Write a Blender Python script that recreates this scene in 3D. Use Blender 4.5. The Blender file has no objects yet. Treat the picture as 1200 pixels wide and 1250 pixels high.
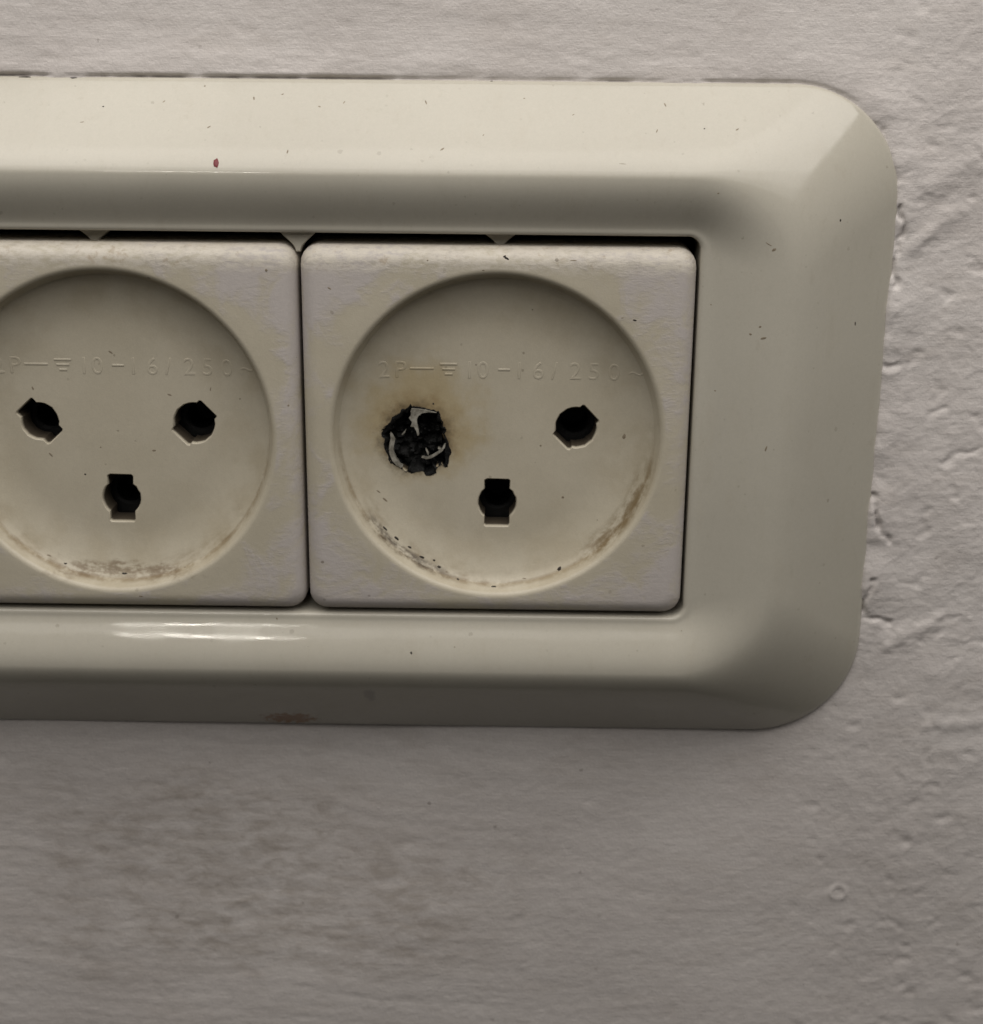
import bpy, bmesh, math, random
import numpy as np
from mathutils import Vector, Matrix
from mathutils.geometry import delaunay_2d_cdt
from mathutils.bvhtree import BVHTree

S = 0.001                                   # all builder code is in millimetres
scene = bpy.context.scene
COL = scene.collection
random.seed(7)

# ------------------------------------------------------------------ camera
CAM = Vector((1.1752, -168.4595, 43.6408))
RM = ((0.99987788, 0.01272661, 0.00906936), (0.01244566, -0.29749917, -0.95464095), (-0.00945122, 0.95463725, -0.29762123))
FPX = 1820.3
cam_data = bpy.data.cameras.new('camera')
cam = bpy.data.objects.new('camera', cam_data)
COL.objects.link(cam)
rx, dn, fw = (Vector(r) for r in RM)
m = Matrix((rx, -dn, -fw)).transposed().to_4x4()
m.translation = CAM * S
cam.matrix_world = m
cam_data.sensor_fit = 'HORIZONTAL'
cam_data.sensor_width = 36.0
cam_data.lens = 36.0 * FPX / 1200.0
cam_data.clip_start = 0.005
cam_data.clip_end = 20.0
cam_data.dof.use_dof = True
cam_data.dof.focus_distance = 0.168
cam_data.dof.aperture_fstop = 38.0
scene.camera = cam

# ------------------------------------------------------------------ light
world = bpy.data.worlds.new('World')
scene.world = world
world.use_nodes = True
bg = world.node_tree.nodes['Background']
bg.inputs[0].default_value = (1.0, 0.93, 0.86, 1)
bg.inputs[1].default_value = 0.030

def area_light(name, loc, target, sx, sy, power, color):
    d = bpy.data.lights.new(name, 'AREA')
    d.shape = 'RECTANGLE'; d.size = sx; d.size_y = sy
    d.energy = power; d.color = color
    o = bpy.data.objects.new(name, d)
    COL.objects.link(o)
    o.location = loc
    o.rotation_euler = (Vector(target) - Vector(loc)).to_track_quat('-Z', 'Y').to_euler()
    return o
# a broad soft ceiling glow from above and a small bright lamp tube up on the left
# (the glow is strongest near the wall and fades towards the room: five strips of one sloping panel)
for k, w in enumerate((0.85, 1.15, 1.05, 0.65, 0.32)):
    off = 0.128-0.070*k
    area_light('ceiling_glow', (0.035, -0.15+0.868*off, 0.262+0.496*off), (0.030, 0.868*off, 0.496*off), 0.60, 0.070, 0.402*w, (1.0, 0.955, 0.90))
area_light('lamp_tube', (-0.112, -0.34, 0.175), (-0.03, 0, 0.0), 0.058, 0.0045, 0.050, (1.0, 0.95, 0.86))

scene.view_settings.view_transform = 'Standard'
scene.view_settings.look = 'None'
scene.view_settings.gamma = 1.0
scene.view_settings.exposure = 0.0
scene.view_settings.use_curve_mapping = False
scene.render.engine = 'CYCLES'
scene.render.resolution_x = 983
scene.render.resolution_y = 1024

# ------------------------------------------------------------------ helpers
def link(name, verts, faces, mat, parent=None, smooth=True, angle=40, loc=None):
    me = bpy.data.meshes.new(name)
    me.from_pydata([(v[0]*S, v[1]*S, v[2]*S) for v in verts], [], faces)
    me.update()
    if smooth:
        me.shade_smooth()
        me.set_sharp_from_angle(angle=math.radians(angle))
    me.materials.append(mat)
    o = bpy.data.objects.new(name, me)
    COL.objects.link(o)
    if parent is not None:
        o.parent = parent
    if loc is not None:
        o.location = [c*S for c in loc]
    return o

def tag(o, label=None, cat=None, group=None, kind=None):
    if label: o['label'] = label
    if cat: o['category'] = cat
    if group: o['group'] = group
    if kind: o['kind'] = kind
    return o

def empty(name, loc):
    o = bpy.data.objects.new(name, None)
    o.empty_display_size = 0.01
    COL.objects.link(o)
    o.location = [c*S for c in loc]
    return o

def rrect(cx, cz, hx, hz, r, nc=20, ne=6):
    """rounded rectangle, anticlockwise seen from the camera; constant point count"""
    r = min(r, hx, hz)
    pts = []
    cs = [(cx+hx-r, cz+hz-r, 0), (cx-hx+r, cz+hz-r, 90), (cx-hx+r, cz-hz+r, 180), (cx+hx-r, cz-hz+r, 270)]
    for k, (x, z, a0) in enumerate(cs):
        arc = [(x + r*math.cos(math.radians(a0+90*i/nc)), z + r*math.sin(math.radians(a0+90*i/nc))) for i in range(nc+1)]
        pts += arc
        x2, z2, a2 = cs[(k+1) % 4]
        nx, nz = x2 + r*math.cos(math.radians(a2)), z2 + r*math.sin(math.radians(a2))
        lx, lz = arc[-1]
        for i in range(1, ne):
            t = i/ne
            pts.append((lx+(nx-lx)*t, lz+(nz-lz)*t))
    return pts

def bridge(rings_idx, close=True):
    fs = []
    for a, b in zip(rings_idx[:-1], rings_idx[1:]):
        n = len(a)
        for i in range(n):
            j = (i+1) % n
            fs.append((a[i], a[j], b[j], b[i]))
    return fs

def lerp(a, b, t): return a+(b-a)*t
def sstep(t):
    t = min(1, max(0, t)); return t*t*(3-2*t)

# 2-D gradient noise, vectorised
class Noise:
    def __init__(self, seed):
        r = np.random.RandomState(seed)
        self.p = np.concatenate([r.permutation(512)]*2)
        a = r.rand(512)*2*np.pi
        self.g = np.stack([np.cos(a), np.sin(a)], 1)
    def __call__(self, x, y):
        x = np.asarray(x, float); y = np.asarray(y, float)
        xi = np.floor(x).astype(int); yi = np.floor(y).astype(int)
        xf = x-xi; yf = y-yi
        u = xf**3*(xf*(xf*6-15)+10); v = yf**3*(yf*(yf*6-15)+10)
        def d(ix, iy, fx, fy):
            h = self.p[(self.p[ix & 511]+iy) & 511]
            g = self.g[h]
            return g[..., 0]*fx+g[..., 1]*fy
        a = d(xi, yi, xf, yf); b = d(xi+1, yi, xf-1, yf)
        c = d(xi, yi+1, xf, yf-1); e = d(xi+1, yi+1, xf-1, yf-1)
        return ((a*(1-u)+b*u)*(1-v)+(c*(1-u)+e*u)*v)*1.5
    def fbm(self, x, y, o=4, g=0.5):
        s = 0; A = 1
        for k in range(o):
            s = s + A*self(x*2**k+17.3*k, y*2**k-9.1*k); A *= g
        return s

# ------------------------------------------------------------------ node helper
class N:
    def __init__(self, name):
        self.mat = bpy.data.materials.new(name)
        self.mat.use_nodes = True
        self.t = self.mat.node_tree
        self.bsdf = self.t.nodes['Principled BSDF']
        tc = self.t.nodes.new('ShaderNodeTexCoord')
        self.co = self.vmath('SCALE', tc.outputs['Object'], scale=1000.0)   # millimetres
        s = self.t.nodes.new('ShaderNodeSeparateXYZ')
        self.t.links.new(self.co, s.inputs[0])
        self.x, self.y, self.z = s.outputs
    def _in(self, sock, v):
        if isinstance(v, bpy.types.NodeSocket): self.t.links.new(v, sock)
        elif v is not None:
            if hasattr(sock.default_value, '__len__') and len(sock.default_value) == 4 and len(v) == 3: v = (*v, 1)
            sock.default_value = v
    def vmath(self, op, a, b=None, scale=None):
        n = self.t.nodes.new('ShaderNodeVectorMath'); n.operation = op
        self._in(n.inputs[0], a)
        if b is not None: self._in(n.inputs[1], b)
        if scale is not None: n.inputs['Scale'].default_value = scale
        return n.outputs['Value'] if op in ('LENGTH', 'DISTANCE') else n.outputs['Vector']
    def math(self, op, a, b=None, c=None, clamp=False):
        n = self.t.nodes.new('ShaderNodeMath'); n.operation = op; n.use_clamp = clamp
        self._in(n.inputs[0], a)
        if b is not None: self._in(n.inputs[1], b)
        if c is not None: self._in(n.inputs[2], c)
        return n.outputs[0]
    def mul(self, a, b): return self.math('MULTIPLY', a, b)
    def add(self, a, b): return self.math('ADD', a, b)
    def noise(self, scale, detail=3, rough=0.5, stretch=None, off=(0, 0, 0), dist=0.0):
        v = self.vmath('ADD', self.co, off)
        if stretch: v = self.vmath('MULTIPLY', v, stretch)
        n = self.t.nodes.new('ShaderNodeTexNoise')
        n.inputs['Scale'].default_value = scale; n.inputs['Detail'].default_value = detail
        n.inputs['Roughness'].default_value = rough; n.inputs['Distortion'].default_value = dist
        self._in(n.inputs['Vector'], v)
        return n.outputs['Fac']
    def voro(self, scale, off=(0, 0, 0), stretch=None):
        v = self.vmath('ADD', self.co, off)
        if stretch: v = self.vmath('MULTIPLY', v, stretch)
        n = self.t.nodes.new('ShaderNodeTexVoronoi')
        n.inputs['Scale'].default_value = scale
        self._in(n.inputs['Vector'], v)
        return n.outputs['Distance'], n.outputs['Color']
    def ramp(self, v, lo, hi, smooth=True):
        n = self.t.nodes.new('ShaderNodeMapRange')
        n.interpolation_type = 'SMOOTHSTEP' if smooth else 'LINEAR'
        self._in(n.inputs['Value'], v)
        a, b, fl = (lo, hi, False) if lo <= hi else (hi, lo, True)
        n.inputs['From Min'].default_value = a; n.inputs['From Max'].default_value = b
        n.inputs['To Min'].default_value = 1.0 if fl else 0.0
        n.inputs['To Max'].default_value = 0.0 if fl else 1.0
        return n.outputs['Result']
    def mix(self, f, a, b):
        n = self.t.nodes.new('ShaderNodeMix'); n.data_type = 'RGBA'
        self._in(n.inputs[0], f); self._in(n.inputs[6], a); self._in(n.inputs[7], b)
        return n.outputs[2]
    def fmix(self, f, a, b):
        n = self.t.nodes.new('ShaderNodeMix'); n.data_type = 'FLOAT'
        self._in(n.inputs[0], f); self._in(n.inputs[2], a); self._in(n.inputs[3], b)
        return n.outputs[0]
    def spot(self, x, z, ax, az, jitter=0.6, jscale=1.2):
        """soft-edged blot of its own shape at (x, z) millimetres"""
        dx = self.math('DIVIDE', self.math('SUBTRACT', self.x, x), ax)
        dz = self.math('DIVIDE', self.math('SUBTRACT', self.z, z), az)
        d = self.math('SQRT', self.add(self.mul(dx, dx), self.mul(dz, dz)))
        n = self.noise(jscale, 3, 0.6, off=(x*3.1, 0, z*1.7))
        d = self.add(d, self.mul(self.math('SUBTRACT', n, 0.5), jitter*2))
        return self.ramp(d, 1.0, 0.45)
    def specks(self, scale, density, size, off=(0, 0, 0)):
        """sparse small dots: share of the voronoi cells that carry one"""
        d, c = self.voro(scale, off)
        s = self.t.nodes.new('ShaderNodeSeparateColor'); self._in(s.inputs[0], c)
        has = self.math('LESS_THAN', s.outputs[0], density)
        sz = self.mul(s.outputs[1], size)
        n = self.noise(4.0, 2, off=off)
        d = self.add(d, self.mul(self.math('SUBTRACT', n, 0.5), size*1.4))
        return self.mul(has, self.math('MULTIPLY', self.math('LESS_THAN', d, sz), self.add(0.35, self.mul(s.outputs[2], 0.65))))
    def grain(self, c, amt):
        """fine colour mottling of a surface that imitates camera sensor noise"""
        g = self.add(self.mul(self.noise(5.0, 2, 0.6), 0.6), self.mul(self.noise(1.7, 3, 0.6, off=(3, 7, 1)), 0.4))
        k = self.add(1.0-amt, self.mul(self.ramp(g, 0.25, 0.75, False), 2*amt))
        return self.vmath('MULTIPLY', c, self.comb(k, k, k))  # noise multiplied into the base colour to look like camera noise
    def comb(self, x, y, z):
        n = self.t.nodes.new('ShaderNodeCombineXYZ')
        self._in(n.inputs[0], x); self._in(n.inputs[1], y); self._in(n.inputs[2], z)
        return n.outputs[0]
    def noise_at(self, v, scale, detail=3, rough=0.5):
        n = self.t.nodes.new('ShaderNodeTexNoise')
        n.inputs['Scale'].default_value = scale; n.inputs['Detail'].default_value = detail
        n.inputs['Roughness'].default_value = rough
        self._in(n.inputs['Vector'], v)
        return n.outputs['Fac']
    def bump(self, h, dist, strength=1.0, prev=None):
        n = self.t.nodes.new('ShaderNodeBump')
        n.inputs['Strength'].default_value = strength
        n.inputs['Distance'].default_value = dist*S
        self._in(n.inputs['Height'], h)
        if prev is not None: self._in(n.inputs['Normal'], prev)
        return n.outputs['Normal']
    def out(self, color, rough, normal=None, spec=0.5, metallic=0.0):
        self._in(self.bsdf.inputs['Base Color'], color)
        self._in(self.bsdf.inputs['Roughness'], rough)
        self.bsdf.inputs['Specular IOR Level'].default_value = spec
        self.bsdf.inputs['Metallic'].default_value = metallic
        if normal is not None: self._in(self.bsdf.inputs['Normal'], normal)
        return self.mat

# ------------------------------------------------------------------ materials
def mat_wall():
    n = N('painted_plaster')
    big = n.noise(0.05, 4, 0.6)
    mid = n.noise(0.35, 4, 0.6, stretch=(0.45, 1, 1.0))
    c = n.mix(n.ramp(big, 0.3, 0.7), (0.600, 0.560, 0.540), (0.655, 0.618, 0.598))
    c = n.mix(n.mul(n.ramp(mid, 0.45, 0.75), 0.30), c, (0.50, 0.455, 0.42))
    # grubby brown hand smears low on the left
    grub = n.mul(n.spot(-34, -62, 42, 22, 0.7, 0.06), n.ramp(n.noise(0.5, 4, 0.65, stretch=(0.5, 1, 1.1), dist=0.5), 0.30, 0.78))
    c = n.mix(n.mul(grub, 0.75), c, (0.36, 0.315, 0.275))
    c = n.mix(n.mul(n.specks(0.35, 0.14, 0.14), 0.55), c, (0.22, 0.19, 0.17))
    c = n.grain(c, 0.085)
    st = n.noise(1.0, 5, 0.7, stretch=(0.12, 1, 1.3), dist=0.4)
    st2 = n.noise(2.6, 4, 0.65, stretch=(0.20, 1, 1.0), off=(4, 0, 9), dist=0.3)
    fine = n.noise(3.0, 3, 0.6)
    lum = n.noise(0.55, 3, 0.55)
    nb = n.bump(st, 0.07, 0.5)
    nb = n.bump(lum, 0.14, 0.5, nb)
    nb = n.bump(st2, 0.06, 0.6, nb)
    nb = n.bump(fine, 0.06, 0.8, nb)
    return n.out(c, n.fmix(mid, 0.62, 0.5), nb, 0.4)

def mat_plate():
    n = N('glossy_cream_plastic')
    c = n.mix(n.ramp(n.noise(0.04, 3), 0.3, 0.7), (0.475, 0.450, 0.385), (0.505, 0.480, 0.412))
    # scuffs and tiny specks of dirt
    c = n.mix(n.mul(n.specks(0.42, 0.40, 0.12), 0.42), c, (0.22, 0.19, 0.14))
    c = n.mix(n.mul(n.specks(1.0, 0.22, 0.17, (40, 3, 9)), 0.33), c, (0.24, 0.21, 0.16))
    c = n.mix(n.mul(n.ramp(n.noise(0.8, 4, 0.7, stretch=(1, 1, 0.5)), 0.56, 0.78), 0.22), c, (0.36, 0.32, 0.25))
    c = n.mix(n.mul(n.ramp(n.noise(0.3, 5, 0.7, stretch=(1.6, 1, 0.5), off=(9, 2, 4)), 0.5, 0.75), 0.14), c, (0.40, 0.35, 0.27))
    c = n.mix(n.mul(n.spot(-3.4, -38.7, 4.2, 1.5, 0.8, 1.5), 0.95), c, (0.26, 0.125, 0.038))     # rusty smear
    c = n.mix(n.mul(n.spot(7.4, -33.2, 0.9, 1.5, 0.5, 1.0), 0.5), c, (0.22, 0.20, 0.19))          # grey scuff
    c = n.grain(c, 0.045)
    dust = n.noise(1.1, 4, 0.7)
    hair = n.noise(2.4, 3, 0.6, stretch=(0.06, 1, 1.0), off=(1, 2, 3))
    tex = n.noise(9.0, 2, 0.5)
    wav = n.noise(0.12, 2, 0.4)
    nb = n.bump(wav, 0.16, 0.5)
    nb = n.bump(tex, 0.003, 0.5, nb)
    nb = n.bump(n.specks(0.5, 0.22, 0.12, (5, 5, 5)), 0.05, 0.6, nb)
    return n.out(c, n.add(n.fmix(n.ramp(dust, 0.4, 0.75), 0.05, 0.13), n.add(n.mul(n.ramp(hair, 0.5, 0.8), 0.10), n.mul(n.ramp(n.noise(0.10, 3, 0.6, off=(2, 8, 5)), 0.48, 0.70), 0.10))), nb, 0.5)

def mat_socket(name, burnt, seed):
    n = N(name)
    off = (seed*31.7, seed*5.3, seed*17.1)
    r = n.math('SQRT', n.add(n.mul(n.x, n.x), n.mul(n.z, n.z)))
    c = n.mix(n.ramp(n.noise(0.12, 3, 0.5, off=off), 0.3, 0.7), (0.480, 0.438, 0.345), (0.515, 0.472, 0.378))
    face = n.ramp(r, 19.5, 19.9)
    inside = n.ramp(r, 19.6, 19.0)
    # brushed-on traces of the lilac wall paint over the square rim
    pn = n.noise(0.16, 4, 0.62, off=off, dist=0.6)
    pn2 = n.noise(1.4, 4, 0.7, stretch=(0.5, 1, 1.2), off=off)
    corner = n.ramp(r, 20.0, 25.5)
    pv = n.add(n.add(n.mul(pn, 1.0), n.mul(corner, 0.20)), n.mul(n.math('SUBTRACT', pn2, 0.5), 0.26))
    pmask = n.mul(n.ramp(pv, 0.47, 0.74), face)
    c = n.mix(n.mul(pmask, 0.9), c, (0.495, 0.458, 0.445))
    # paler rubbed top edge
    top = n.mul(n.ramp(n.add(n.z, n.mul(pn2, 1.2)), 19.3, 21.2), face)
    c = n.mix(n.mul(top, n.ramp(pn2, 0.3, 0.6)), c, (0.63, 0.585, 0.51))
    c = n.mix(n.mul(n.mul(top, n.ramp(n.noise(0.7, 4, 0.7, off=off), 0.56, 0.72)), 0.5), c, (0.36, 0.27, 0.17))
    scuff = n.mul(n.mul(n.ramp(n.z, -18.0, -20.0), face), n.ramp(n.noise(1.2, 4, 0.7, stretch=(0.3, 1, 1.4), off=off), 0.54, 0.68))
    c = n.mix(n.mul(scuff, 0.7), c, (0.58, 0.535, 0.50))
    # grime collected in the bottom of the round recess and along its rim
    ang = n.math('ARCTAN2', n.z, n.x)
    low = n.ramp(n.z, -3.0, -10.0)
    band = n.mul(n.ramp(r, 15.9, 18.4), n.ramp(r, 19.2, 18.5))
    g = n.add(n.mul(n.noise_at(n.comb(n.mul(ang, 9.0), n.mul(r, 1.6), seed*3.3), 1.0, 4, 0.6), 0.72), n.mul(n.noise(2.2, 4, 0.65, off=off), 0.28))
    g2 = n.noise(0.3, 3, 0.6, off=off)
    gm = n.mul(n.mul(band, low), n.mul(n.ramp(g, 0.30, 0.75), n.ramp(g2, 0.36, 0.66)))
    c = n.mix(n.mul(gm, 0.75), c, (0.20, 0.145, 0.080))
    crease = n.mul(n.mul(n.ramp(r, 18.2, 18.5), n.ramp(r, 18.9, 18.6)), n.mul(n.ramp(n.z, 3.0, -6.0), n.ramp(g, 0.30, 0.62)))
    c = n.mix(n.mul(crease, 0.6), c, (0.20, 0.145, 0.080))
    dirt = n.mul(n.mul(inside, n.ramp(r, 8.0, 18.0)), n.ramp(n.noise(0.22, 4, 0.6, off=off), 0.42, 0.66))
    c = n.mix(n.mul(dirt, 0.30), c, (0.34, 0.28, 0.18))
    c = n.mix(n.mul(n.specks(0.55, 0.16, 0.12, off), 0.6), c, (0.14, 0.11, 0.075))
    if burnt:
        bx, bz = -9.6, -0.9
        # left-hand streak of black grime in the fillet
        st = n.mul(n.mul(n.ramp(ang, -2.62, -2.45), n.ramp(ang, -1.75, -2.1)), n.mul(n.ramp(r, 17.6, 18.2), n.ramp(r, 19.0, 18.5)))
        c = n.mix(n.mul(n.mul(st, n.ramp(g, 0.34, 0.60)), 0.9), c, (0.050, 0.034, 0.020))
        st2 = n.mul(n.mul(n.ramp(ang, -1.1, -0.8), n.ramp(ang, -0.05, -0.4)), n.mul(n.ramp(r, 16.6, 18.3), n.ramp(r, 19.2, 18.7)))
        c = n.mix(n.mul(n.mul(st2, n.ramp(g, 0.36, 0.62)), 0.8), c, (0.17, 0.12, 0.055))
        # heat-browned plastic round the burnt hole, drawn upwards
        c = n.mix(n.mul(n.spot(bx+0.6, bz+2.6, 9.5, 9.0, 0.5, 0.3), 0.55), c, (0.37, 0.28, 0.125))
        c = n.mix(n.mul(n.spot(bx+0.3, bz+0.9, 6.0, 6.0, 0.45, 0.6), 0.52), c, (0.25, 0.165, 0.065))
        c = n.mix(n.mul(n.spot(bx, bz, 5.3, 5.3, 0.30, 1.1), 0.90), c, (0.030, 0.018, 0.010))
    else:
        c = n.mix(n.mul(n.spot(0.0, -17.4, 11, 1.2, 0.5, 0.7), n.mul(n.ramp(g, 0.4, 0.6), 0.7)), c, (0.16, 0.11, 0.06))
    # shade inside the pin holes painted into their walls, darker with depth
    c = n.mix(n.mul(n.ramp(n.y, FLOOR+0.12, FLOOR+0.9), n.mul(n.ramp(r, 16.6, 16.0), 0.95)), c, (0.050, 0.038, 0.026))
    c = n.grain(c, 0.065)
    rough = n.fmix(pmask, 0.40, 0.55)
    nb = n.bump(n.noise(6.0, 2, off=off), 0.018, 0.6)
    nb = n.bump(n.mul(n.add(pmask, n.mul(top, 0.6)), n.add(0.5, pn2)), 0.045, 0.6, nb)
    nb = n.bump(n.noise(0.5, 3, 0.6, off=off), 0.05, 0.5, nb)
    return n.out(c, rough, nb, 0.45)

def mat_simple(name, c0, c1, scale, rough, bump=0.0, spec=0.5, metallic=0.0):
    n = N(name)
    f = n.noise(scale, 4, 0.65)
    c = n.mix(n.ramp(f, 0.3, 0.7), c0, c1)
    nb = n.bump(f, bump, 1.0) if bump else None
    return n.out(c, rough, nb, spec, metallic)

RIM, RF, FLOOR = 19.6, 18.5, 3.35       # round recess: rim radius, floor radius, depth
M_WALL = mat_wall()
M_PLATE = mat_plate()
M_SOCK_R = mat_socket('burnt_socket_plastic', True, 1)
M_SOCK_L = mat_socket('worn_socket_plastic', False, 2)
M_DARK = mat_simple('dark_box_interior', (0.012, 0.011, 0.010), (0.022, 0.020, 0.018), 0.4, 0.7)
M_CONTACT = mat_simple('tarnished_contact', (0.008, 0.008, 0.008), (0.016, 0.016, 0.016), 1.2, 0.5, 0.05, 0.4, 0.2)
M_CHAR = mat_simple('charred_plastic', (0.002, 0.002, 0.002), (0.007, 0.0072, 0.007), 1.6, 0.55, 0.2, 0.22)
M_MELT = mat_simple('melted_pale_plastic', (0.14, 0.13, 0.105), (0.36, 0.345, 0.30), 1.3, 0.5, 0.10)
M_SPECK = mat_simple('black_grime', (0.010, 0.008, 0.006), (0.03, 0.022, 0.014), 3.0, 0.7)
M_RED = mat_simple('red_paint', (0.13, 0.004, 0.010), (0.18, 0.008, 0.016), 3.0, 0.45)
M_SMUDGE = mat_simple('brown_grime', (0.18, 0.145, 0.10), (0.28, 0.235, 0.17), 3.0, 0.6)

# ------------------------------------------------------------------ wall
WY = 7.4                      # depth of the wall behind the socket faces
OUT = dict(cx=-22.8, cz=0.0, hx=68.8, hz=40.0, r=13.0)

def sd_rrect(x, z, cx, cz, hx, hz, r):
    qx = np.abs(x-cx)-(hx-r); qz = np.abs(z-cz)-(hz-r)
    return np.hypot(np.maximum(qx, 0), np.maximum(qz, 0)) + np.minimum(np.maximum(qx, qz), 0) - r

def build_wall():
    def axis(a, b, lo, hi, step, fine):
        d = [lo]
        while d[-1] < hi: d.append(d[-1]+(0.19 if fine[0] < d[-1] < fine[1] else step))
        hi = d[-1]
        l = []; v = lo; s = step
        while v > a: s *= 1.25; v -= s; l.append(v)
        rr = []; v = hi; s = step
        while v < b: s *= 1.25; v += s; rr.append(v)
        return np.array(l[::-1]+d+rr)
    xs = axis(-420, 420, -76, 76, 0.40, (42, 60)); zs = axis(-420, 420, -94, 60, 0.36, (-30, 43))
    X, Z = np.meshgrid(xs, zs)
    n1, n2, n3, n4, n5 = (Noise(k) for k in (3, 11, 23, 37, 41))
    h = 0.50*n1.fbm(X/38, Z/38, 2)
    sd = sd_rrect(X, Z, **OUT)
    # horizontal brush drag, strongest above and below the plate on the left
    strength = np.clip(0.75 - (X-10)/60, 0.25, 1.0)
    warp = 2.2*n5.fbm(X/30, Z/30, 2)
    h += strength*0.042*n2.fbm((X+8*n5(X/25, Z/25))/22, (Z+warp+0.05*X)/2.2, 3, 0.55)
    # lumpy plaster with ridges on the right
    lump = np.clip((X-30)/25, 0.12, 1.0)
    rid = 1-np.abs(n3.fbm(X/9+0.3*n5(X/6, Z/6), Z/7, 3))*2.2
    h += lump*(0.14*n3.fbm(X/10, Z/9, 4, 0.45) + 0.05*np.clip(rid, 0, 1)**3)
    pits = np.clip(n4.fbm(X/3.2, Z/2.6, 2)-0.42, 0, 1)
    h -= 0.22*pits*(0.3+lump)
    # scraped ridges at the right and below it
    for (x0, z0, x1, z1, w, a) in [(49.5, -27.8, 55.5, -24.6, 0.9, 0.24), (56.5, -39.0, 62.0, -38.4, 0.9, 0.20),
                                   (50.0, 29.0, 57.0, 33.0, 1.5, 0.25), (48.5, 22.0, 53, 26.0, 1.2, 0.25)]:
        dx, dz = x1-x0, z1-z0; L = math.hypot(dx, dz)
        t = np.clip(((X-x0)*dx+(Z-z0)*dz)/L**2, 0, 1)
        d = np.hypot(X-(x0+t*dx), Z-(z0+t*dz)) + 0.5*n3(X/1.8, Z/1.8)
        h += a*np.exp(-(d/w)**2)
    # paint and filler built up against the right end of the plate
    side = np.clip((X-36)/9, 0, 1)
    up = np.clip((Z+30)/14, 0, 1)
    amp = side*up*(0.80+0.55*n4.fbm(X/16, Z/9, 3, 0.5)) + (Z > 36)*np.clip(0.30+0.22*n4.fbm(X/14, Z/9, 3), 0, 1)*(1-side)
    h += np.clip(amp, 0, 2)*np.exp(-(np.clip(sd-0.1, -9, 99)/np.where(sd > 0.1, 3.4, 0.8))**2)
    # open cracks where the filler has come away
    wx = X+0.8*n3.fbm(X/3.6, Z/3.6, 2, 0.5); wz = Z+0.8*n1.fbm(X/3.4+5, Z/3.4, 2, 0.5)
    for (x0, z0, x1, z1, w, a) in [(46.5, -8.4, 46.7, -12.6, 0.30, 0.9), (46.7, -12.8, 48.6, -13.6, 0.35, 0.5),
                                   (46.5, -18.6, 46.4, -24.0, 0.28, 1.0), (46.4, -24.6, 49.6, -24.9, 0.30, 0.5),
                                   (46.4, 7.8, 49.0, 7.2, 0.35, 0.45), (46.3, 26.5, 46.5, 17.0, 0.26, 0.8),
                                   (42.6, 35.2, 43.8, 34.4, 0.3, 0.7), (55.0, -3.5, 58.0, -2.2, 0.4, 0.22), (52.0, 1.5, 54.0, 2.6, 0.4, 0.2)]:
        dx, dz = x1-x0, z1-z0; L = math.hypot(dx, dz)
        t = np.clip(((wx-x0)*dx+(wz-z0)*dz)/L**2, 0, 1)
        d = np.hypot(wx-(x0+t*dx), wz-(z0+t*dz))
        h -= 0.7*a*np.exp(-(d/(w*1.15))**2)*np.clip(0.75+0.8*n2.fbm(X/1.7, Z/1.7, 2), 0, 1)
    # thin open line along the top edge of the plate
    h -= 0.8*np.exp(-((sd-0.12)/0.20)**2)*(Z > 36)*np.clip(0.55+0.9*n4.fbm(X/9, Z/9, 4, 0.65), 0, 1)*np.clip(0.95-(X+20)/110, 0.2, 1)
    h += 0.030*n4.fbm(X/1.1, Z/0.8, 2)
    # small ring-shaped paint blister at the lower right
    d = np.hypot(X-46.3, Z+64.0)
    h += 0.16*np.exp(-((d-1.0)/0.28)**2)
    h = np.where(sd < -2.0, np.minimum(h, 0.5), h)
    Y = WY-h
    nz, nx = X.shape
    V = np.stack([X, Y, Z], -1).reshape(-1, 3)*S
    i = np.arange(nz*nx).reshape(nz, nx)
    keep = ~((np.abs(X+22.8) < 60) & (np.abs(Z) < 33))      # chased-out opening for the mounting box
    kf = keep[:-1, :-1] & keep[1:, :-1] & keep[:-1, 1:] & keep[1:, 1:]
    F = np.stack([i[:-1, :-1], i[:-1, 1:], i[1:, 1:], i[1:, :-1]], -1)[kf]
    me = bpy.data.meshes.new('wall')
    me.vertices.add(len(V)); me.vertices.foreach_set('co', V.ravel())
    me.loops.add(F.size); me.loops.foreach_set('vertex_index', F.ravel().astype(np.int32))
    me.polygons.add(len(F)); me.polygons.foreach_set('loop_start', np.arange(0, F.size, 4, dtype=np.int32))
    me.update(calc_edges=True); me.validate()
    me.shade_smooth()
    me.materials.append(M_WALL)
    o = bpy.data.objects.new('wall', me); COL.objects.link(o)
    tag(o, 'rough painted plaster wall with brush marks and cracked filler', None, None, 'structure')
    return o
wall = build_wall()
def build_box(parent):
    a = rrect(-22.8, 0, 62, 35, 2, 4, 2); vs = []; rings = []
    for y in (WY+0.9, 45):
        rings.append(list(range(len(vs), len(vs)+len(a)))); vs += [(p[0], y, p[1]) for p in a]
    fs = bridge(rings); fs.append(tuple(rings[-1]))
    return link('mounting_box', vs, fs, M_DARK, parent, False)
build_box(wall)

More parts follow.
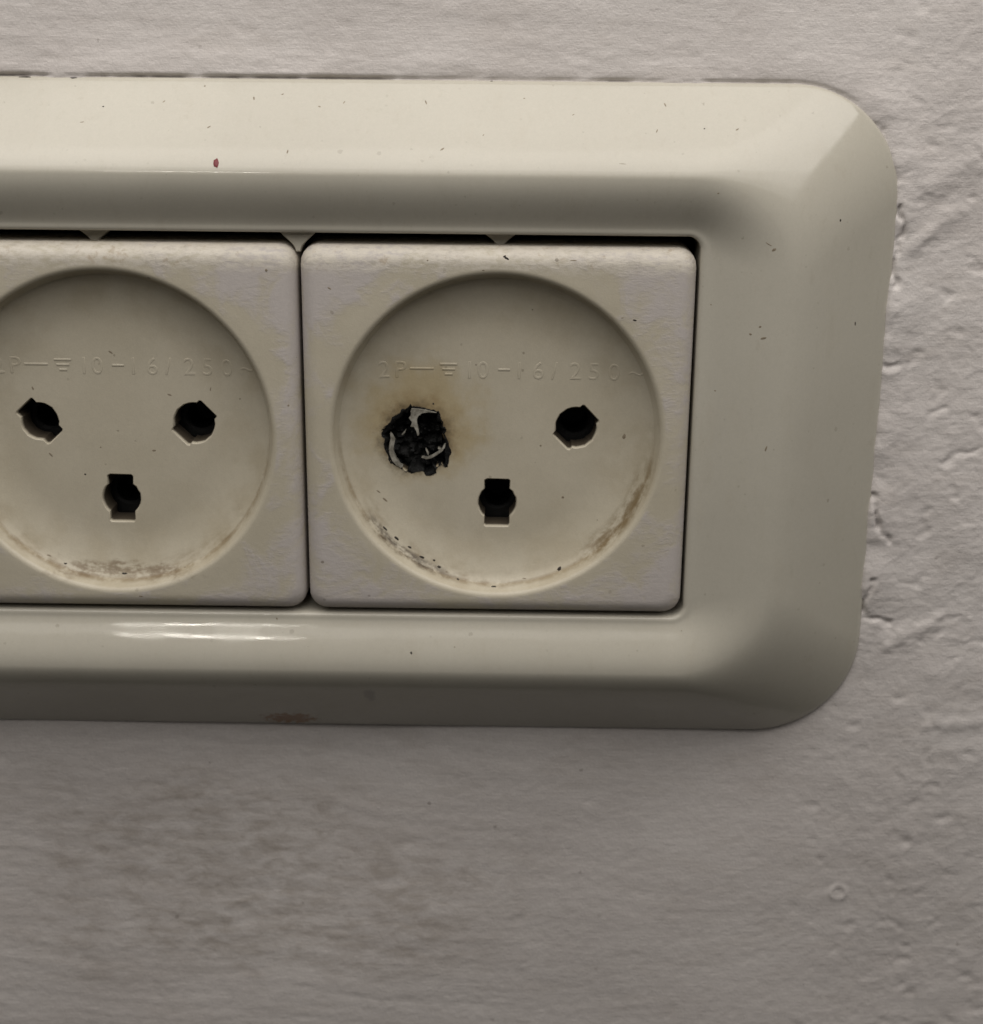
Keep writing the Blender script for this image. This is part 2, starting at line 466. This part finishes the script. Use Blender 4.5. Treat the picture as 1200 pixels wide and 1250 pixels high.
# ------------------------------------------------------------------ faceplate
plate = empty('socket_faceplate', (-22.8, WY, 0))
tag(plate, 'glossy cream plastic surround plate with raised crest framing both sockets', 'faceplate')
PL = (-22.8, WY, 0)
def build_plate():
    IN = (-22.8, 0.62, 45.62, 22.85, 1.5)
    CR = (-22.8, 0.55, 55.3, 29.35, 11.5)
    OU = (OUT['cx'], OUT['cz'], OUT['hx'], OUT['hz'], OUT['r'])
    lipY, crY, edY = 0.75, -1.25, 6.95
    def soft(nx, nz):                         # how gently the crest turns over: sharp along the top, soft at the ends
        return 0.10*max(nz, 0)**2 + 0.15*max(-nz, 0)**2 + 0.16*nx*nx + 0.35*max(nz, 0)**2*nx*nx
    prof = [(0.0, 7.0), (0.0, 1.5), (0.004, 1.2), (0.014, 1.0), (0.032, 0.86), (0.055, 0.79), (0.085, lipY), (0.11, lipY)]
    for i in range(1, 25):
        s = i/24
        prof.append((0.11+0.87*s, lipY+(crY-lipY)*sstep(s**0.72)))
    prof.append((1.0, crY+0.002))
    for b in (0.012, 0.025, 0.04, 0.06, 0.085, 0.12, 0.16, 0.2, 0.25, 0.3, 0.36, 0.42, 0.5, 0.58, 0.66, 0.74, 0.8, 0.86, 0.92, 0.96, 0.985):
        prof.append((1+b, None))
    prof += [(1.995, edY+0.02), (2.0, edY+0.12), (2.0, WY+0.8)]
    vs = []; rings = []
    nc, ne = 28, 10
    for t, y in prof:
        A, B, f = (IN, CR, t) if t <= 1 else (CR, OU, t-1)
        p = [lerp(a, b, f) for a, b in zip(A, B)]
        pts = rrect(*p, nc=nc, ne=ne)
        rings.append(list(range(len(vs), len(vs)+len(pts))))
        for i, q in enumerate(pts):
            yy = y
            if y is None:
                c, k = divmod(i, nc+ne)
                ang = math.radians(90*c+90*min(k, nc)/nc)
                k = soft(math.cos(ang), math.sin(ang)); bb = t-1
                lin = (bb-k+k*math.exp(-bb/k))/(1-k+k*math.exp(-1/k))
                yy = crY+(edY-crY)*(0.94*lin+0.06*bb**2)
            vs.append((q[0]-PL[0], yy-PL[1], q[1]-PL[2]))
    return link('surround', vs, [f[::-1] for f in bridge(rings)], M_PLATE, plate, True, 50)
surround = build_plate()

def prism(name, outline, y0, y1, mat, parent, origin, bevel=0.0, angle=40):
    """closed prism of an (x, z) outline between two depths"""
    n = len(outline); vs = []; fs = []
    cx = sum(p[0] for p in outline)/n; cz = sum(p[1] for p in outline)/n
    rings = []
    def ring(y, inset):
        idx = list(range(len(vs), len(vs)+n)); rings.append(idx)
        for p in outline:
            dx, dz = p[0]-cx, p[1]-cz; L = math.hypot(dx, dz) or 1
            k = max(0.0, 1-inset/L)
            vs.append((cx+dx*k-origin[0], y-origin[1], cz+dz*k-origin[2]))
    ring(y1, 0)
    if bevel:
        ring(y0+bevel, 0); ring(y0, bevel)
    else:
        ring(y0, 0)
    fs = bridge(rings)
    fs.append(tuple(rings[-1])); fs.append(tuple(rings[0][::-1]))
    o = link(name, vs, fs, mat, parent, True, angle)
    bm = bmesh.new(); bm.from_mesh(o.data); bmesh.ops.triangulate(bm, faces=[f for f in bm.faces if len(f.verts) > 4])
    bmesh.ops.recalc_face_normals(bm, faces=bm.faces); bm.to_mesh(o.data); bm.free()
    return o
def tab(x, wt, wb, ztop, zbot, y):
    pts = []
    for i in range(9):
        t = i/8; w = lerp(wt, wb, sstep(t)**0.7)/2; pts.append((x-w, lerp(ztop, zbot, t)))
    for i in range(8, -1, -1):
        t = i/8; w = lerp(wt, wb, sstep(t)**0.7)/2; pts.append((x+w, lerp(ztop, zbot, t)))
    return prism('locating_tab', pts, y, y+3.0, M_PLATE, plate, PL, 0.15)
for x in (0.2, -46.2):
    tab(x, 4.6, 1.0, 23.75, 22.0, 3.0)
tab(-22.8, 4.6, 0.5, 23.75, 21.2, 2.0)

# ------------------------------------------------------------------ sockets
def recess(r):
    if r <= 12.4: return FLOOR
    if r <= RF: return FLOOR-1.45*((r-12.4)/(RF-12.4))**2      # dished floor
    s = min(1, (r-RF)/(19.0-RF))
    return lerp(FLOOR-1.45, 0.75, s)                             # short steep wall

def pin_outline(x, z, ang, w=1.6, l=3.05, R=2.42, n=9):
    """round hole with a flat slot through it"""
    pts = []
    def arc(a0, a1):
        for i in range(n+1):
            a = a0+(a1-a0)*i/n; pts.append((R*math.cos(a), R*math.sin(a)))
    a = math.asin(w/R)                      # slot runs along local z
    top = math.pi/2
    pts += [(w, l), (-w, l)]
    arc(top+a, 3*math.pi/2-a)
    pts += [(-w, -l), (w, -l)]
    arc(-top+a, top-a)
    rn = random.Random(int(x*31+z*17+ang*100)); out = []
    for i, p in enumerate(pts):                 # worn, slightly rounded outline
        q0, q1 = pts[i-1], pts[(i+1) % len(pts)]
        if math.hypot(*p) > R+0.15 and max(math.hypot(p[0]-q[0], p[1]-q[1]) for q in (q0, q1)) > 0.4:
            for q in (q0, q1):
                L = math.hypot(p[0]-q[0], p[1]-q[1]); f = min(0.3, 0.16/L+rn.uniform(0, .05))
                out.append((lerp(p[0], q[0], f), lerp(p[1], q[1], f)))
        else: out.append(p)
    pts = [(p[0]+rn.uniform(-.05, .05), p[1]+rn.uniform(-.05, .05)) for p in out]
    c, s = math.cos(ang), math.sin(ang)
    return [(x+p[0]*c-p[1]*s, z+p[0]*s+p[1]*c) for p in pts]

BURN_PX = [(470,260),(500,232),(520,205),(545,235),(590,236),(640,240),(690,252),(740,265),(790,278),(815,276),(830,340),(845,370),(862,400),(858,440),(890,470),(884,492),(868,515),(885,560),(915,610),(932,700),(928,760),(920,800),(895,840),(880,858),(860,835),(840,828),(800,860),(782,878),(790,915),(740,930),(690,948),(672,925),(662,892),(610,905),(560,912),(525,893),(500,888),(480,908),(420,870),(370,838),(330,810),(290,750),(260,690),(240,620),(256,560),(222,545),(212,515),(235,462),(270,440),(310,405),(345,352),(375,335),(400,310),(430,280)]
SLIVERS = [
    ([(535,236),(600,240),(680,250),(745,264),(800,282),(720,276),(650,284),(608,312),(588,350),(592,398),(606,450),(614,520),(600,530),(586,480),(560,436),(525,432),(540,385),(508,342),(530,310),(525,270)], 3.70, 0.5),
    ([(312,500),(335,525),(362,575),(352,620),(345,660),(352,710),(375,765),(410,815),(445,848),(425,862),(380,838),(335,790),(305,720),(297,660),(308,590),(318,545)], 3.60, 0.6),
    ([(905,585),(890,640),(862,685),(800,732),(740,762),(690,772),(640,755),(655,748),(700,758),(745,738),(795,712),(835,676),(812,655),(828,652),(852,668),(880,610)], 3.90, 0.4),
    ([(682,662),(700,680),(716,712),(712,738),(702,715),(690,690)], 3.85, 0.3),
    ([(478,462),(470,490),(440,520),(432,518),(455,492)], 3.95, 0.3)]
def burn_mm(p, Y=FLOOR):
    px, py = 440+p[0]/8.571, 470+p[1]/8.571
    d = rx*((px-600)/FPX)+dn*((py-625)/FPX)+fw
    t = (Y-CAM.y)/d.y
    q = CAM+d*t
    return (q.x, q.z)

def ray_square(a, hx0, hx1, hz0, hz1, r):
    """distance along angle a from the origin to a rounded rectangle"""
    lo, hi = 0.0, 40.0
    c, s = math.cos(a), math.sin(a)
    cx, cz = (hx0+hx1)/2, (hz0+hz1)/2; hx, hz = (hx1-hx0)/2, (hz1-hz0)/2
    for _ in range(30):
        t = (lo+hi)/2
        qx = abs(c*t-cx)-(hx-r); qz = abs(s*t-cz)-(hz-r)
        d = math.hypot(max(qx, 0), max(qz, 0))+min(max(qx, qz), 0)-r
        if d < 0: lo = t
        else: hi = t
    return lo

def build_cover(parent, mat, holes, seed):
    NA = 320
    angs = [2*math.pi*i/NA for i in range(NA)]
    vs = []; fs = []; rings = []
    rnd = Noise(seed)
    def add_ring(pts):
        rings.append(list(range(len(vs), len(vs)+NA))); vs.extend(pts)
    def circ(r, y): return [(r*math.cos(a), y, r*math.sin(a)) for a in angs]
    # recess wall, from the floor outwards
    add_ring(circ(RF, recess(RF)))
    for r in (RF+0.05, RF+0.12, RF+0.25, RF+0.38): add_ring(circ(r, recess(r)+(0.04 if r < RF+0.1 else 0)))
    for k in range(0, 9):                                   # well rounded rim
        a = k/8*math.pi/2
        add_ring(circ(19.0+0.75*(1-math.cos(a)), 0.75*(1-math.sin(a))))
    B = 1.9                                                # rounded outer edge
    def sq(inset, rr, y):
        return [(ray_square(a, -22.5+inset, 22.5-inset, -21.75+inset, 22.2-inset, rr)*math.cos(a), y,
                 ray_square(a, -22.5+inset, 22.5-inset, -21.75+inset, 22.2-inset, rr)*math.sin(a)) for a in angs]
    inner = sq(B, 1.2, 0)
    c0 = circ(19.75, 0)
    for t in (0.15, 0.4, 0.7, 1.0):
        add_ring([(lerp(p[0], q[0], t), 0.0, lerp(p[2], q[2], t)) for p, q in zip(c0, inner)])
    for k in range(1, 9):
        a = k/8*math.pi/2
        add_ring(sq(B*(1-math.sin(a)), 1.2+B*0.5*math.sin(a), B*(1-math.cos(a))))
    add_ring(sq(-0.05, 1.95, 9.0))
    fs += [f[::-1] for f in bridge(rings)]
    # recess floor, triangulated round the pin holes
    def inpoly(p, poly):
        c = False; n = len(poly); j = n-1
        for i in range(n):
            if (poly[i][1] > p[1]) != (poly[j][1] > p[1]) and p[0] < (poly[j][0]-poly[i][0])*(p[1]-poly[i][1])/(poly[j][1]-poly[i][1])+poly[i][0]: c = not c
            j = i
        return c
    base = [Vector((RF*math.cos(a), RF*math.sin(a))) for a in angs]
    pts = list(base); edges = [(i, (i+1) % NA) for i in range(NA)]
    for k, r in enumerate((17.5, 16.8, 16.0, 15.2, 14.4, 13.6, 12.8, 12.0)):       # points that carry the dish
        for i in range(120):
            a = 2*math.pi*(i+0.5*(k % 2))/120
            q = (r*math.cos(a), r*math.sin(a))
            if not any(inpoly(q, h) or min(math.hypot(q[0]-w[0], q[1]-w[1]) for w in h) < 0.15 for h in holes): pts.append(Vector(q))
    loops = []
    for h in holes:
        st = len(pts); pts += [Vector(p) for p in h]
        ids = list(range(st, len(pts))); loops.append(ids)
        edges += [(ids[i], ids[(i+1) % len(ids)]) for i in range(len(ids))]
    res = delaunay_2d_cdt(pts, edges, [], 0, 1e-6)
    co, tris, orig = res[0], res[2], res[3]
    st = len(vs); vmap = {}
    for i, p in enumerate(co):
        o = orig[i][0] if orig[i] else None
        if o is not None and o < NA: vmap[i] = rings[0][o]
        else: vmap[i] = len(vs); vs.append((p.x, recess(p.length), p.y))
    for t in tris:
        c = sum((co[k] for k in t), Vector((0, 0)))/3
        if c.length > RF or any(inpoly(c, h) for h in holes): continue
        f = [vmap[k] for k in t]
        a, b, d = (Vector(vs[k]) for k in f)
        if (b-a).cross(d-a).y > 0: f = f[::-1]
        fs.append(tuple(f))
    # walls of the holes going back into the body
    for hi, h in enumerate(holes):
        n = len(h); i0 = len(vs)
        ccw = sum(h[i][0]*h[(i+1) % n][1]-h[(i+1) % n][0]*h[i][1] for i in range(n)) > 0
        cx = sum(p[0] for p in h)/n; cz = sum(p[1] for p in h)/n
        lay = [(FLOOR, 0.0), (FLOOR+0.05, 0.06), (FLOOR+0.15, 0.12), (FLOOR+0.35, 0.16), (FLOOR+3.4, 0.20)]
        for y, ins in lay:
            for p in h:
                dx, dz = p[0]-cx, p[1]-cz; L = math.hypot(dx, dz); k = 1-ins/L
                vs.append((cx+dx*k, y-FLOOR+recess(math.hypot(*p)), cz+dz*k))
        for l in range(len(lay)-1):
            for i in range(n):
                j = (i+1) % n
                q = (i0+l*n+i, i0+l*n+j, i0+(l+1)*n+j, i0+(l+1)*n+i)
                fs.append(q if ccw else q[::-1])
    return link('cover', vs, fs, mat, parent, True, 40)

def lettering(parent, mat, seed):
    """worn raised rating marks: 2P, earth sign, 10-16/250~"""
    vs = []; fs = []
    rnd = random.Random(seed)
    deps = None
    sc = 10.15
    def chars():
        return [('2', 471.5), ('P', 490.5), ('1', 573), ('0', 589), ('1', 632), ('6', 654.5), ('/', 674), ('2', 699), ('5', 721), ('0', 744.5), ('~', 770)]
    zc = 7.5
    def put(px, pz, u, ywt):
        r = math.hypot(px, pz)
        return (px, recess(r)-ywt, pz)
    for ch, px in chars():
        cu = bpy.data.curves.new('glyph', 'FONT'); cu.body = ch; cu.size = 2.9; cu.align_x = 'CENTER'
        cu.extrude = 0.012; cu.bevel_depth = 0.040; cu.bevel_resolution = 1; cu.offset = -0.03; cu.resolution_u = 4
        ob = bpy.data.objects.new('glyph', cu); COL.objects.link(ob)
        bpy.context.view_layer.update()
        deps = bpy.context.evaluated_depsgraph_get()
        me = ob.evaluated_get(deps).to_mesh()
        st = len(vs)
        x0 = (px-606)/sc
        for v in me.vertices:
            vs.append(put(x0+v.co.x, zc-1.0+v.co.y + (0.0 if ch != '~' else 0.2), 0, v.co.z-0.016))
        for p in me.polygons: fs.append(tuple(st+k for k in p.vertices))
        bpy.data.objects.remove(ob); bpy.data.curves.remove(cu)
    def bar(xa, xb, z0, hw=0.13):
        st = len(vs); n = 5
        for i in range(n+1):
            x = lerp(xa, xb, i/n)
            for (dz, y) in ((-hw-0.06, -0.05), (-hw, 0.032), (hw, 0.032), (hw+0.06, -0.05)): vs.append(put(x, z0+dz, 0, y))
        for i in range(n):
            for k in range(3):
                a = st+i*4+k; fs.append((a, a+4, a+5, a+1))
    bar((502-606)/sc, (530-606)/sc, zc+0.1)
    for w, dz in ((1.0, 0.65), (0.75, 0.05), (0.45, -0.55)): bar((548-606)/sc-w, (548-606)/sc+w, zc+dz)
    bar((607-606)/sc, (621-606)/sc, zc+0.05)
    return link('lettering', vs, fs, mat, parent, True, 60)

def contact(parent, x, z, y=7.45):
    vs = []; rings = []; n = 20
    for r, yy in ((3.4, y), (2.0, y), (1.7, y+0.3), (1.6, y+5), (0.01, y+5.2)):
        rings.append(list(range(len(vs), len(vs)+n)))
        vs += [(x+r*math.cos(2*math.pi*i/n), yy, z+r*math.sin(2*math.pi*i/n)) for i in range(n)]
    return link('contact', vs, [f for f in bridge(rings)], M_CONTACT, parent)

def make_socket(x, mat, burnt, label, seed):
    root = empty('power_socket', (x, 0, 0))
    tag(root, label, 'socket', 'round recessed wall sockets in one plate')
    e = pin_outline(0.15, -8.75, 0.0)
    r_ = pin_outline(9.4, 0.68, math.radians(-45), 1.48, 2.66, 2.58)
    if burnt: l_ = [(p[0]-x, p[1]) for p in (burn_mm(q) for q in BURN_PX)]
    else: l_ = pin_outline(-9.0, 0.68, math.radians(42), 1.42, 2.72, 2.38)
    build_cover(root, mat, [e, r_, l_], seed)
    lettering(root, mat, seed)
    contact(root, 0.15, -8.75); contact(root, 9.4, 0.68)
    if not burnt: contact(root, -9.0, 0.68)
    return root
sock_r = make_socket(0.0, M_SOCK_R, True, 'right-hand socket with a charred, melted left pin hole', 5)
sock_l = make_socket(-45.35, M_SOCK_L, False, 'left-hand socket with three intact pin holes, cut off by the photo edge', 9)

# burnt hole: charred lumps behind, crust on the broken edge, pale curls of melted plastic
def build_char():
    cx, cz = burn_mm((575, 580), 7.0)
    nz = Noise(77); n = 46; R = 5.4
    vs = []; fs = []
    for j in range(n+1):
        for i in range(n+1):
            x = -R+2*R*i/n; z = -R+2*R*j/n
            f = float(nz.fbm(x/1.5+3, z/1.5, 4, 0.6)); g = float(nz.fbm(x/3.1+9, z/3.1, 2))
            y = 5.35-0.9*f-1.0*abs(g)+0.10*(abs(x)+abs(z))*0.3
            vs.append((cx+x, max(3.8, y), cz+z))
    for j in range(n):
        for i in range(n):
            a = j*(n+1)+i
            fs.append((a, a+1, a+n+2, a+n+1))
    o = link('charred_mass', vs, fs, M_CHAR, sock_r, True, 35)
    o['label'] = 'black charred plastic inside the burnt pin hole'
    # crust
    pts = [burn_mm(q) for q in BURN_PX]; dens = []
    for i in range(len(pts)):
        a, b = pts[i], pts[(i+1) % len(pts)]
        for k in range(3):
            t = k/3; dens.append((lerp(a[0], b[0], t), lerp(a[1], b[1], t)))
    n = len(dens); c0 = (sum(p[0] for p in dens)/n, sum(p[1] for p in dens)/n)
    rnd = random.Random(3); vs = []; rings = []
    w_out = [max(0.02, 0.12+0.26*float(nz(i*0.21, 0.5))+rnd.uniform(-.08, .08)) for i in range(n)]
    w_in = [max(0.12, 0.50+0.7*float(nz(i*0.17, 7.5))) for i in range(n)]
    for k in range(6):
        idx = []
        for i, p in enumerate(dens):
            dx, dz = p[0]-c0[0], p[1]-c0[1]; L = math.hypot(dx, dz); dx /= L; dz /= L
            off = [w_out[i], w_out[i]*0.5, 0.0, -w_in[i]*0.6, -w_in[i], -w_in[i]*1.1][k]
            y = [FLOOR-0.004, FLOOR-0.025, FLOOR-0.03, FLOOR+0.12, FLOOR+0.8, FLOOR+2.0][k]+(rnd.uniform(-.05, .03) if 0 < k < 4 else 0)
            idx.append(len(vs)); vs.append((p[0]+dx*off, y, p[1]+dz*off))
        rings.append(idx)
    o = link('charred_rim', vs, bridge(rings), M_CHAR, sock_r, True, 35)
    o['label'] = 'black burnt crust on the broken edge of the hole'
    for pl, y, th in SLIVERS:
        q = [burn_mm(p, y-0.1) for p in pl]
        s = prism('melted_sliver', q, y-0.42, y-0.42+th+0.4, M_MELT, sock_r, (0, 0, 0), 0.06)
        s['label'] = 'pale curl of melted plastic in the burnt hole'
build_char()

# ------------------------------------------------------------------ flecks and specks lying on the surfaces
def surface_tree(o, loc):
    me = o.data
    return BVHTree.FromPolygons([(v.co/S)+Vector(loc) for v in me.vertices], [p.vertices[:] for p in me.polygons])
def pixel_hit(tree, px, py):
    d = (rx*((px-600)/FPX)+dn*((py-625)/FPX)+fw).normalized()
    return tree.ray_cast(CAM, d)
def fleck_verts(p, nrm, a, b, rot, hgt, rnd, vs, fs):
    nrm = nrm.normalized()
    if nrm.y > 0: nrm = -nrm
    u = nrm.cross(Vector((0, 0, 1))); u = -u.normalized(); v = nrm.cross(u).normalized()
    n = 10; st = len(vs)
    for k, (s, hh) in enumerate(((1.0, 0.0), (0.75, 0.7), (0.35, 1.0))):
        for i in range(n):
            t = 2*math.pi*i/n
            j = 1+(rnd.uniform(-.3, .3) if k == 0 else 0)
            ex, ez = a*s*j*math.cos(t), b*s*j*math.sin(t)
            x = ex*math.cos(rot)-ez*math.sin(rot); z = ex*math.sin(rot)+ez*math.cos(rot)
            vs.append(p+u*x+v*z+nrm*(hh*hgt-0.01))
    for k in range(2):
        for i in range(n):
            j = (i+1) % n; fs.append((st+k*n+i, st+k*n+j, st+(k+1)*n+j, st+(k+1)*n+i))
    fs.append(tuple(st+2*n+i for i in range(n)))
def flecks(name, parent, origin, tree, spots, mat, hgt=0.06):
    rnd = random.Random(hash(name) % 1000 if False else len(spots)*7+3); vs = []; fs = []
    for (px, py, a, b, rot) in spots:
        loc, nrm, _, _ = pixel_hit(tree, px, py)
        if loc is None: continue
        fleck_verts(loc, nrm, a, b, math.radians(rot), hgt, rnd, vs, fs)
    o = link(name, [v-Vector(origin) for v in vs], fs, mat, parent, True, 60)
    if len(spots) > 1: o['kind'] = 'stuff'
    return o
tp = surface_tree(surround, PL)
o = flecks('red_fleck', plate, PL, tp, [(264, 199, 0.30, 0.62, 4)], M_RED, 0.08)
o['label'] = 'small red paint fleck on the upper rim'
flecks('grime_specks', plate, PL, tp, [(126, 130, .13, .10, 0), (860, 157, .10, .1, 0), (1026, 269, .14, .18, 10), (1044, 395, .11, .30, 10),
       (502, 797, .13, .2, 20), (600, 99, .2, .1, 0), (90, 95, .5, .12, 0), (30, 94, .9, .14, 0)], M_SPECK, 0.03)
flecks('dust_smudges', plate, PL, tp, [(877, 236, .16, .1, 20), (932, 413, .42, .16, 15), (916, 408, .2, .14, -30), (928, 399, .2, .14, 30), (945, 305, .3, .18, 30), (938, 298, .5, .07, -30), (868, 372, .12, .1, 0),
       (555, 790, .1, .1, 0), (338, 755, .12, .2, 20), (873, 477, .14, .1, 0), (935, 548, .12, .4, -15), (832, 770, .1, .08, 0), (105, 880, .1, .1, 0), (540, 182, .35, .12, 40), (520, 125, .1, .4, 20),
       (250, 105, .14, .12, 0), (310, 120, .1, .3, 10), (345, 115, .2, .1, 30), (200, 124, .25, .08, 50), (100, 149, .3, .08, 10), (351, 185, .1, .3, -10), (255, 155, .3, .1, 40), (420, 125, .25, .08, 60),
       (390, 130, .2, .1, -30), (812, 128, .1, .35, 20), (802, 160, .3, .08, 70), (900, 158, .3, .1, 40), (640, 120, .15, .08, 0), (700, 140, .2, .07, 35), (760, 200, .5, .05, -3), (590, 165, .2, .06, 60)], M_SMUDGE, 0.02)
def cover_of(root): return [c for c in root.children if c.name.startswith('cover')][0]
tr = surface_tree(cover_of(sock_r), (0, 0, 0))
flecks('grime_specks', sock_r, (0, 0, 0), tr, [(683, 694, .22, .34, -30), (603, 716, .36, .16, 0), (530, 684, .2, .14, 0), (536, 692, .28, .16, -20), (559, 707, .16, .2, 0), (618, 315, .36, .14, -35),
       (616, 313, .18, .14, 20), (775, 391, .22, .10, -10), (529, 493, .13, .13, 0), (500, 668, .3, .14, -30), (515, 680, .4, .14, -30), (470, 645, .4, .12, -50), (484, 657, .4, .14, -45)], M_SPECK, 0.05)
flecks('dust_smudges', sock_r, (0, 0, 0), tr, [(687, 607, .2, .2, 0), (762, 533, .26, .4, -20), (760, 388, .25, .06, 10), (545, 698, .2, .12, 0), (640, 706, .3, .08, 0), (650, 378, .12, .1, 0), (522, 318, .12, .1, 0),
       (660, 544, .15, .15, 0), (470, 610, .5, .14, -40), (462, 600, .4, .1, -40), (700, 318, .5, .08, 0), (590, 330, .2, .08, 0), (402, 352, .3, .1, -30)], M_SMUDGE, 0.02)
tl = surface_tree(cover_of(sock_l), (-45.35, 0, 0))
flecks('grime_specks', sock_l, (-45.35, 0, 0), tl, [(104, 579, .13, .13, 0), (152, 700, .4, .12, 0), (80, 688, .22, .12, 0)], M_SPECK, 0.035)
flecks('dust_smudges', sock_l, (-45.35, 0, 0), tl, [(60, 678, .35, .12, -20), (200, 700, .5, .1, 0), (225, 692, .4, .1, 15), (188, 550, .3, .14, 5), (207, 482, .3, .12, -20), (40, 474, .12, .3, 20), (257, 475, .08, .3, -10),
       (172, 728, .3, .12, 0), (135, 430, .4, .12, -35), (325, 330, .2, .2, 0), (123, 546, .12, .12, 0), (62, 555, .4, .12, -50), (352, 495, .15, .15, 0)], M_SMUDGE, 0.02)
